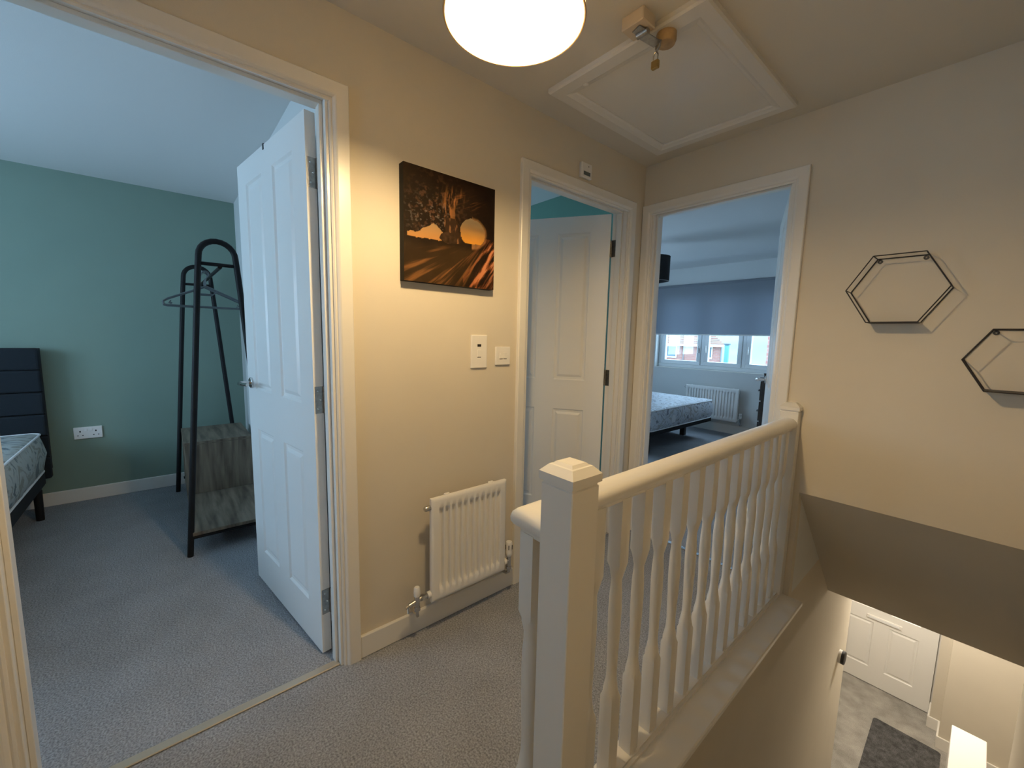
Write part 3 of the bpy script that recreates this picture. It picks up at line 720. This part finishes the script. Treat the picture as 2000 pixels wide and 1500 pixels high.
# ---------------------------------------------------------------- left bedroom: clothes rack
rk = thing('clothes_rack', 'black metal clothes rack with weathered oak shelf by green wall', 'clothes rack', (-1.9, -2.08, 0))
def rack_frame(x, yc, name):
    pts = []
    r = .082; zt = 1.735; fx = x+1.9; cy = yc-.010+2.08
    pts = [(fx, cy-.205, 0), (fx, cy-r-.008, 1.56)]
    for k in range(0, 13):
        a = math.pi-math.pi*k/12; pts.append((fx, cy+math.cos(a)*r, zt-r+math.sin(a)*r))
    pts += [(fx, cy+r+.008, 1.56), (fx, cy+.205, 0)]
    return otube(name, pts, .0150, 'black', rk, 12)
xa, xb_, ya_, yb_ = -1.30, -2.52, -2.047, -2.075
rack_frame(xa, ya_, 'end_frame'); rack_frame(xb_, yb_, 'end_frame')
R_ = lambda x, y, z: (x+1.9, y+2.08, z)
otube('crossbar', [R_(xa, ya_-.092, 1.612), R_(xa, ya_+.078, 1.612)], .0095, 'black', rk)
otube('crossbar', [R_(xb_, yb_-.092, 1.60), R_(xb_, yb_+.078, 1.60)], .0095, 'black', rk)
otube('hanging_rail', [R_(xa, ya_, 1.600), R_(xb_, yb_, 1.592)], .0095, 'black', rk)
def uvbox(name, lo, hi, m, parent, vert):
    bm = bmesh.new(); box(bm, lo, hi, .002); uv = bm.loops.layers.uv.new('UVMap')
    for f in bm.faces:
        for l in f.loops:
            x, y, z = l.vert.co; n = f.normal
            if abs(n.z) > .7: l[uv].uv = (y*1.3+.3, x*1.3)
            elif abs(n.x) > .7: l[uv].uv = (y*1.3, z*1.3)
            else: l[uv].uv = (x*1.3, z*1.3)
    return finish(name, bm, m, parent)
uvbox('bottom_board', R_(-2.50, -2.245, .117), R_(-1.285, -1.86, .137), 'oak', rk, 0)
uvbox('front_board', R_(-1.975, -2.245, .137), R_(-1.957, -1.86, .483), 'oak', rk, 0)
uvbox('top_board', R_(-2.50, -2.247, .483), R_(-1.957, -1.858, .502), 'oak', rk, 0)
uvbox('back_board', R_(-2.50, -2.245, .137), R_(-2.482, -1.86, .483), 'oak', rk, 0)
otube('lower_rail', [R_(xa, -2.25, .105), R_(xa, -1.855, .105)], .010, 'black', rk)
otube('lower_rail', [R_(xb_, -2.25, .105), R_(xb_, -1.855, .105)], .010, 'black', rk)
otube('lower_rail', [R_(xa, -2.235, .105), R_(xb_, -2.235, .105)], .009, 'black', rk)
otube('lower_rail', [R_(xa, -1.870, .105), R_(xb_, -1.870, .105)], .009, 'black', rk)
def hanger(x, rz, label, zoff=0):
    f = (x-xa)/(xb_-xa); zr = 1.600+(1.592-1.600)*f; yc = ya_+(yb_-ya_)*f
    t = thing('coat_hanger', label, 'hanger', (x, yc-.035, zr), rz)
    w = .205
    hook = [(0, -.028, .012), (0, -.026, -.002)]
    hk = [(0, .018*math.cos(a), -.002+.018*math.sin(a)) for a in [math.radians(d) for d in range(200, -60, -20)]]
    pts = hk+[(0, .004, -.026), (0, 0, -.040), (0, 0, -.075)]
    otube('hook', pts, .0028, 'greyp', t, 8)
    bm = bmesh.new(); tube(bm, [(0, 0, -.074), (0, .012, -.080), (0, w-.02, -.160), (0, w, -.175), (0, w-.003, -.194), (0, w-.02, -.199), (0, -w+.02, -.199), (0, -w+.003, -.194), (0, -w, -.175), (0, -w+.02, -.160), (0, -.012, -.080)], .0045, 8, True)
    finish('hanger_body', bm, 'greyp', t, smooth=True)
    bm = bmesh.new(); tube(bm, [(0, -.055, -.105), (0, -.035, -.122), (0, .035, -.122), (0, .055, -.105)], .0035, 8)
    finish('accessory_bar', bm, 'greyp', t, smooth=True)
    for s in (-1, 1): otube('strap_notch', [(0, s*(w-.035), -.170), (0, s*(w-.028), -.180), (0, s*(w-.040), -.186)], .003, 'greyp', t, 8)
    return t
hanger(-1.66, 0.05, 'grey plastic coat hanger nearest the door on black rail')
hanger(-1.71, -.06, 'grey plastic coat hanger in the middle of the three on the rail')
hanger(-1.77, .03, 'grey plastic coat hanger furthest from the door on black rail')

# ---------------------------------------------------------------- left bedroom: bed
bd = thing('bed', 'low navy bed base under patterned mattress beside the green wall', 'bed', (-2.7, -3.6, 0))
Bx = lambda x, y, z: (x+2.7, y+3.6, z)
hy1_, hy0_ = -2.943, -4.25
hb = thing('headboard', 'navy fabric headboard with horizontal channels standing against the green wall', 'headboard', (-2.7, -3.6, 0))
for y_ in (-3.3, -3.9): obox('strut', Bx(-2.675, y_-.03, 0), Bx(-2.655, y_+.03, .30), 'black', hb)
obox('headboard_core', Bx(-2.685, hy0_+.01, .28), Bx(-2.630, hy1_-.006, 1.112), 'navy', hb)
for z0 in (1.115, .968, .819, .670, .521, .372):
    obox('padded_channel', Bx(-2.64, hy0_, z0-.145), Bx(-2.590, hy1_, z0), 'navy', hb, .014, 3)
boxes('side_rail', [(Bx(-2.59, hy1_-.055, .20), Bx(-.62, hy1_-.030, .295)), (Bx(-2.59, hy0_+.03, .20), Bx(-.62, hy0_+.055, .295)), (Bx(-.645, hy0_+.055, .20), Bx(-.62, hy1_-.055, .295)), (Bx(-2.59, hy0_+.055, .27), Bx(-.645, hy1_-.055, .295))], 'navy', bd)
for x, y in ((-2.43, hy1_-.045), (-.68, hy1_-.045), (-2.43, hy0_+.045), (-.68, hy0_+.045)):
    olathe('leg', [(.019, 0), (.022, .20)], 'black', bd, 16, center=Bx(x, y, 0))
def mattress(name, label, loc, lx, ly, h, m, bulge=.02, rnd=.05, sag=0):
    """local box 0..lx, 0..ly, 0..h with rounded vertical corners, bulging side"""
    t = thing(name, label, 'mattress', loc)
    bm = bmesh.new()
    def outline(off):
        pts = []; r = rnd
        for cx, cy, a0 in ((lx-r, ly-r, 0), (r, ly-r, 90), (r, r, 180), (lx-r, r, 270)):
            for k in range(7):
                a = math.radians(a0+15*k); pts.append((cx+(r+off)*math.cos(a), cy+(r+off)*math.sin(a)))
        # subdivide the long edges so the quilting can wave
        out = []
        for i, p in enumerate(pts):
            q = pts[(i+1) % len(pts)]; d = math.hypot(p[0]-q[0], p[1]-q[1]); n = max(1, int(d/.09))
            for j in range(n): out.append((p[0]+(q[0]-p[0])*j/n, p[1]+(q[1]-p[1])*j/n))
        return out
    secs = [(0, -.012), (.010, 0), (h*.25, bulge*.7), (h*.5, bulge), (h*.75, bulge*.7), (h-.012, 0), (h, -.012)]
    rings = []
    for z, off in secs:
        rings.append([bm.verts.new((x+.003*math.sin(x*31+y*17+z*60), y+.004*math.sin(y*29+x*23+z*50), z+sag*math.sin(math.pi*x/lx)*0)) for x, y in outline(off)])
    for A, B in zip(rings, rings[1:]):
        for k in range(len(A)): bm.faces.new((A[k], A[(k+1) % len(A)], B[(k+1) % len(A)], B[k]))
    for ins, dz in ((.05, .006), (.12, .011)):
        R = [bm.verts.new((lx/2+(x-lx/2)*(1-2*ins/lx), ly/2+(y-ly/2)*(1-2*ins/ly), h+dz)) for x, y in outline(0)]
        A = rings[-1]
        if len(R) == len(A):
            for k in range(len(A)): bm.faces.new((A[k], A[(k+1) % len(A)], R[(k+1) % len(A)], R[k]))
            rings.append(R)
    bm.faces.new(rings[-1]); bm.faces.new(rings[0][::-1])
    finish('ticking', bm, m, t, smooth=True)
    for z in (0.004, h-.003):
        otube('piping', [(x, y, z) for x, y in outline(.002)], .006, 'piping', t, 8, True)
    return t
mattress('mattress', 'patterned grey mattress on the bed beside the green wall', (-2.560, -4.24, .300), 1.95, 1.275, .254, 'matt1', .022, .06)

# ---------------------------------------------------------------- far bedroom
b2 = thing('bed', 'low black metal bed base below the far bedroom window', 'bed', (-1.8, 2.3, 0))
Cx = lambda x, y, z: (x+1.8, y-2.3, z)
boxes('bed_frame', [(Cx(-2.75, 1.58, .225), Cx(-.80, 1.62, .275)), (Cx(-2.75, 3.02, .225), Cx(-.80, 3.06, .275)), (Cx(-.84, 1.62, .225), Cx(-.80, 3.02, .275)), (Cx(-2.75, 1.62, .225), Cx(-2.71, 3.02, .275))], 'black', b2)
for k in range(12): obox('bed_slat', Cx(-2.66+.155*k, 1.62, .255), Cx(-2.60+.155*k, 3.02, .272), 'blockb', b2)
for x, y in ((-1.10, 2.93), (-.90, 1.70), (-2.6, 2.93), (-2.6, 1.7)): obox('leg', Cx(x-.03, y-.03, 0), Cx(x+.03, y+.03, .225), 'slab', b2, .003)
mt2 = mattress('mattress', 'quilted white mattress on the bed in the window room', (-2.74, 1.56, .277), 1.95, 1.51, .225, 'matt2', .022, .07)
obox('care_label', (1.962, .42, .06), (1.975, .50, .14), 'piping', mt2)
# blind
rb = thing('roller_blind', 'grey roller blind half lowered over bedroom window', 'blind', (-.98, WY-.03, 2.04))
obox('blind_fabric', (-1.005, -.001, -.690), (1.005, .001, .01), 'blind', rb)
olathe('roller_tube', [(.017, -1.01), (.017, 1.01)], 'blind', rb, 20, center=(0, .004, .012), axis='x')
obox('bottom_bar', (-1.005, -.005, -.705), (1.005, .005, -.688), 'plastic', rb, .002)
for s in (-1, 1): obox('end_bracket', (s*1.012-.004, -.02, -.02), (s*1.012+.004, .028, .035), 'plastic', rb)
bm = bmesh.new(); tube(bm, [(-.99, .0, -.70), (-.99, 0, -.72)], .004, 6); finish('chain_weight', bm, 'piping', rb)
# window
wn = sempty('window_1')
fy0, fy1 = WY+.10, WY+.17
boxes('window_frame', [((WX[0], fy0, WZ[0]), (WX[1], fy1, WZ[0]+.055)), ((WX[0], fy0, WZ[1]-.055), (WX[1], fy1, WZ[1])), ((WX[0], fy0, WZ[0]+.055), (WX[0]+.055, fy1, WZ[1]-.055)), ((WX[1]-.055, fy0, WZ[0]+.055), (WX[1], fy1, WZ[1]-.055)), ((-1.275, fy0, WZ[0]+.055), (-1.225, fy1, WZ[1]-.055)), ((-.715, fy0, WZ[0]+.055), (-.665, fy1, WZ[1]-.055))], 'upvc', wn, .006)
obox('window_board', (WX[0], WY-.002, WZ[0]-.006), (WX[1], fy0, WZ[0]+.002), 'gloss', wn)
for a, b in ((WX[0]+.055, -1.275), (-1.225, -.715), (-.665, WX[1]-.055)):
    z0, z1 = WZ[0]+.055, WZ[1]-.055; s = .058
    c = boxes('casement', [((a, fy0-.012, z0), (b, fy1-.02, z0+s)), ((a, fy0-.012, z1-s), (b, fy1-.02, z1)), ((a, fy0-.012, z0+s), (a+s, fy1-.02, z1-s)), ((b-s, fy0-.012, z0+s), (b, fy1-.02, z1-s))], 'upvc', wn, .005)
    obox('pane', (a+s, fy0+.02, z0+s), (b-s, fy0+.024, z1-s), 'glass', c)
    hnd = bmesh.new(); hx = b-s/2 if a < -1.3 else a+s/2; box(hnd, (hx-.008, fy0-.030, 1.08), (hx+.008, fy0-.012, 1.15), .003); box(hnd, (hx-.006, fy0-.040, 1.10), (hx+.006, fy0-.030, 1.19), .002)
    finish('window_handle', hnd, 'plastic', c)
# simple windows of the two other bedrooms (outside the photograph, they let the daylight in), and two added for extra daylight
def plain_window(n, lo, hi, axis):
    w_ = sempty('window_%d' % n); x0, y0, z0 = lo; x1, y1, z1 = hi; t = .06
    if axis == 'y': L = [((x0, y0, z0), (x1, y1, z0+t)), ((x0, y0, z1-t), (x1, y1, z1)), ((x0, y0, z0+t), (x0+t, y1, z1-t)), ((x1-t, y0, z0+t), (x1, y1, z1-t)), (((x0+x1)/2-.03, y0, z0+t), ((x0+x1)/2+.03, y1, z1-t))]
    else: L = [((x0, y0, z0), (x1, y1, z0+t)), ((x0, y0, z1-t), (x1, y1, z1)), ((x0, y0, z0+t), (x1, y0+t, z1-t)), ((x0, y1-t, z0+t), (x1, y1, z1-t)), ((x0, (y0+y1)/2-.03, z0+t), (x1, (y0+y1)/2+.03, z1-t))]
    boxes('window_frame', L, 'upvc', w_)
    if axis == 'y': obox('pane', (x0+t, (y0+y1)/2-.002, z0+t), (x1-t, (y0+y1)/2+.002, z1-t), 'glass', w_)
    else: obox('pane', ((x0+x1)/2-.002, y0+t, z0+t), ((x0+x1)/2+.002, y1-t, z1-t), 'glass', w_)
plain_window(2, (-2.0, -4.67, .9), (-.45, -4.62, 1.95), 'y')
plain_window(3, (-2.78, -1.4, 1.0), (-2.73, -.4, 1.85), 'x')
plain_window(4, (-2.88, .55, .9), (-2.83, 1.85, 2.05), 'x')  # unseen side window, added to bring more daylight into the far bedroom
plain_window(5, (.55, -3.78, 1.1), (1.0, -3.73, 1.85), 'y')  # unseen rear landing window, added as neutral daylight fill
# black drum pendant
p2 = thing('pendant_light', 'unlit black drum shade pendant in bedroom with blind', 'light', (-1.0, 1.80, H))
olathe('ceiling_rose', [(.045, 0), (.045, -.012), (.03, -.022), (.008, -.028)], 'plastic', p2, 24)
otube('flex', [(0, 0, -.02), (0, 0, -.18)], .003, 'cable', p2, 8)
bm = bmesh.new(); lathe(bm, [(.168, -.415), (.168, -.155)], 48, cap=False); lathe(bm, [(.165, -.415), (.165, -.155)], 48, cap=False)
s2 = finish('lampshade', bm, 'shadek', p2, smooth=True)
bm = bmesh.new(); tube(bm, [(.1665*math.cos(a), .1665*math.sin(a), -.415) for a in [2*math.pi*k/48 for k in range(48)]], .003, 6, True)
finish('shade_ring', bm, mat('grey_shade_ring', (.25, .25, .26), .5), s2, smooth=True)
for k in range(3):
    a = 2*math.pi*k/3; otube('shade_spoke', [(.015*math.cos(a), .015*math.sin(a), -.20), (.166*math.cos(a), .166*math.sin(a), -.16)], .0015, 'plastic', s2, 6)
olathe('lamp_holder', [(.016, -.17), (.019, -.185), (.019, -.23), (.014, -.235)], 'plastic', p2, 16)
olathe('bulb', [(.010, -.235), (.014, -.25), (.028, -.28), (.030, -.30), (.020, -.325), (.004, -.333)], 'plastic', p2, 16)
# chest of drawers seen end-on
cx0, cy0 = .013, 2.2
ch = thing('chest_of_drawers', 'dark wooden chest of drawers with chrome knobs behind the open door', 'chest', (cx0, cy0, 0))
obox('carcass', (.018, 0, .04), (.44, .80, .885), 'slab', ch, .002); obox('chest_top', (-.002, -.010, .885), (.45, .81, .910), 'slab', ch, .003)
obox('plinth', (.03, .01, 0), (.43, .79, .04), 'slab', ch)
for k in range(4):
    z0 = .06+.205*k; d = obox('drawer', (0, .012, z0), (.018, .788, z0+.195), 'slab', ch, .002)
    for yy in (.05, .74): olathe('knob', [(.006, 0), (.006, -.012), (.012, -.018), (.012, -.024), (.006, -.028)], 'chrome', d, 14, center=(0, yy, z0+.10), axis='x')
jb = thing('trinket_box', 'small dark box standing on dark chest of drawers', 'box', (cx0+.05, cy0+.08, .910))
obox('box_body', (-.03, -.05, 0), (.04, .05, .028), 'slab', jb, .002); obox('box_lid', (-.033, -.053, .028), (.043, .053, .040), 'slab', jb, .002)

# ---------------------------------------------------------------- ground-floor hall
fd = sempty('door_4')
bm = leaf_mesh(.90, 1.98, .044, [(.135, .37, .205, .745), (.50, .735, .205, .745), (.135, .37, .90, 1.84), (.50, .735, .90, 1.84)])
fl = finish('door_leaf', bm, 'door', fd, loc=(1.428, 3.655, GF), rot=(0, 0, math.pi))
lp = boxes('letter_plate', [((-.145, -.012, -.022), (.145, 0, .022))], 'plastic', fd, .003); lp.location = (1.01, 3.611, -1.795)
obox('letter_flap', (-.125, -.016, -.014), (.125, -.012, .014), 'piping', lp, .002)
boxes('door_frame', [((.46, 3.60, GF), (.524, 3.66, GF+2.05)), ((1.430, 3.645, GF), (1.445, 3.66, GF+2.05)), ((.46, 3.60, GF+1.99), (1.445, 3.66, GF+2.05))], 'gloss', fd)
boxes('weather_seal', [((1.4285, 3.640, GF), (1.4305, 3.646, GF+1.98))], 'dark', fd)
mt = thing('door_mat', 'dark grey rectangular doormat on the ground floor hall carpet', 'mat', (1.315, 2.65, GF), math.radians(.5))
bm = bmesh.new()
for r_, z_ in ((.245, 0),): pass
out = []
for cx, cy, a0 in ((.215, .42, 0), (-.215, .42, 90), (-.215, -.42, 180), (.215, -.42, 270)):
    for k in range(5): a = math.radians(a0+22.5*k); out.append((cx+.028*math.cos(a), cy+.028*math.sin(a)))
prism(bm, out, lambda u, v, w: (u, v, w), .0, .012); finish('mat_pile', bm, 'mat_', mt)
wc = thing('hall_cabinet', 'white slim cabinet beside the hall wall at the stair foot', 'cabinet', (1.665, 1.92, GF))
obox('cabinet_body', (-.083, -.42, .03), (.083, .322, .882), 'door', wc, .002); obox('cabinet_top', (-.090, -.43, .882), (.090, .332, .900), 'door', wc, .003)
obox('cabinet_plinth', (-.075, -.41, 0), (.08, .31, .03), 'door', wc)
for k in range(2): 
    d = obox('cabinet_door', (-.089, -.41+.365*k, .05), (-.083, -.055+.365*k, .86), 'door', wc, .001)
    olathe('knob', [(.004, 0), (.01, -.012), (.006, -.016)], 'chrome', d, 12, center=(-.089, -.10+.10*k, .5), axis='x')
hl = thing('ceiling_light', 'round ceiling light in the ground floor hall', 'light', (1.25, 2.55, -.34))
olathe('light_base', [(.12, 0), (.12, -.02)], 'plastic', hl, 32)
hb_ = bpy.data.materials.new('hall_light_glow'); hb_.use_nodes = True; nt = hb_.node_tree; nt.nodes.clear()
e2 = nt.nodes.new('ShaderNodeEmission'); o2_ = nt.nodes.new('ShaderNodeOutputMaterial'); e2.inputs[0].default_value = (1, .90, .74, 1); e2.inputs[1].default_value = HALL_W
nt.links.new(e2.outputs[0], o2_.inputs[0])
olathe('diffuser', [(.115, -.02), (.11, -.045), (.08, -.065), (.02, -.075)], hb_, hl, 32)

# ---------------------------------------------------------------- outside
struct(obox('ground', (-60, 4.0, -2.9), (40, 60, -2.8), 'grass'))
bm = bmesh.new()
rows = []
for j in range(9):
    row = []
    for i in range(25):
        x = -110+8*i; y = 62+14*j; z = -2.8+ (1-math.cos(math.pi*min(1, j/7)))*.5*(17+4*math.sin(i*.7)+3*math.sin(i*.31+1))
        row.append((x, y, z))
    rows.append(row)
grid(bm, rows); struct(finish('hillside', bm, 'hill', smooth=True))
hs = thing('brick_house', 'red brick house with orange tiled roof outside the window', 'house', (-6.893, 18, -2.8), math.radians(23.56))
hx = lambda x, y, z: (-x, y, z+2.8)      # x is counted leftwards from the house corner
obox('wall', hx(9, 0, -2.8), hx(0, 6, 1.02), 'brick', hs)
obox('fascia', hx(9.1, -.22, .98), hx(-.05, -.12, 1.09), 'render', hs)
bm = bmesh.new()
for k in range(18):                       # courses of tiles, hipped at the corner
    y0, z0, ins = -.25+.16*k, 1.10+.085*k, .09*k-.05
    prism(bm, [(-9.1, y0), (-ins, y0), (-ins-.10, y0+.20), (-9.1, y0+.20)], lambda u, v, w: (u, v, w+2.8), z0, z0+.06)
rf = finish('tiled_roof', bm, 'tile', hs); rf['kind'] = 'stuff'
for xa0, xb0 in ((2.06, 2.50), (.46, .90), (4.2, 4.7)):
    f = obox('window', hx(xb0+.05, -.05, .39), hx(xa0-.05, 0, .98), 'render', hs); obox('window_pane', hx(xb0, -.07, .46), hx(xa0, -.05, .94), 'winb', f)
otube('downpipe', [hx(1.70, -.06, -2.8), hx(1.70, -.06, 1.0)], .022, 'greyp', hs, 8)
otube('downpipe', [hx(.03, -.06, -2.8), hx(.03, -.06, 1.0)], .022, 'greyp', hs, 8)
sd = thing('garden_shed', 'small teal clad shed beyond brick house corner', 'shed', (-9.88, 26, -2.8))
obox('shed_body', (-.16, 0, 0), (.08, .15, 3.82), 'tealm', sd); obox('shed_roof', (-.2, -.05, 3.82), (.12, .2, 3.9), 'winb', sd)
nb = thing('brick_gable', 'neighbouring red brick wall corner close outside bedroom window', 'wall', (-1.36, 6.6, -2.8))
bm = bmesh.new(); box(bm, (-.0, 0, 0), (2.2, 2.5, 6.4)); finish('brick_wall', bm, 'brick', nb)
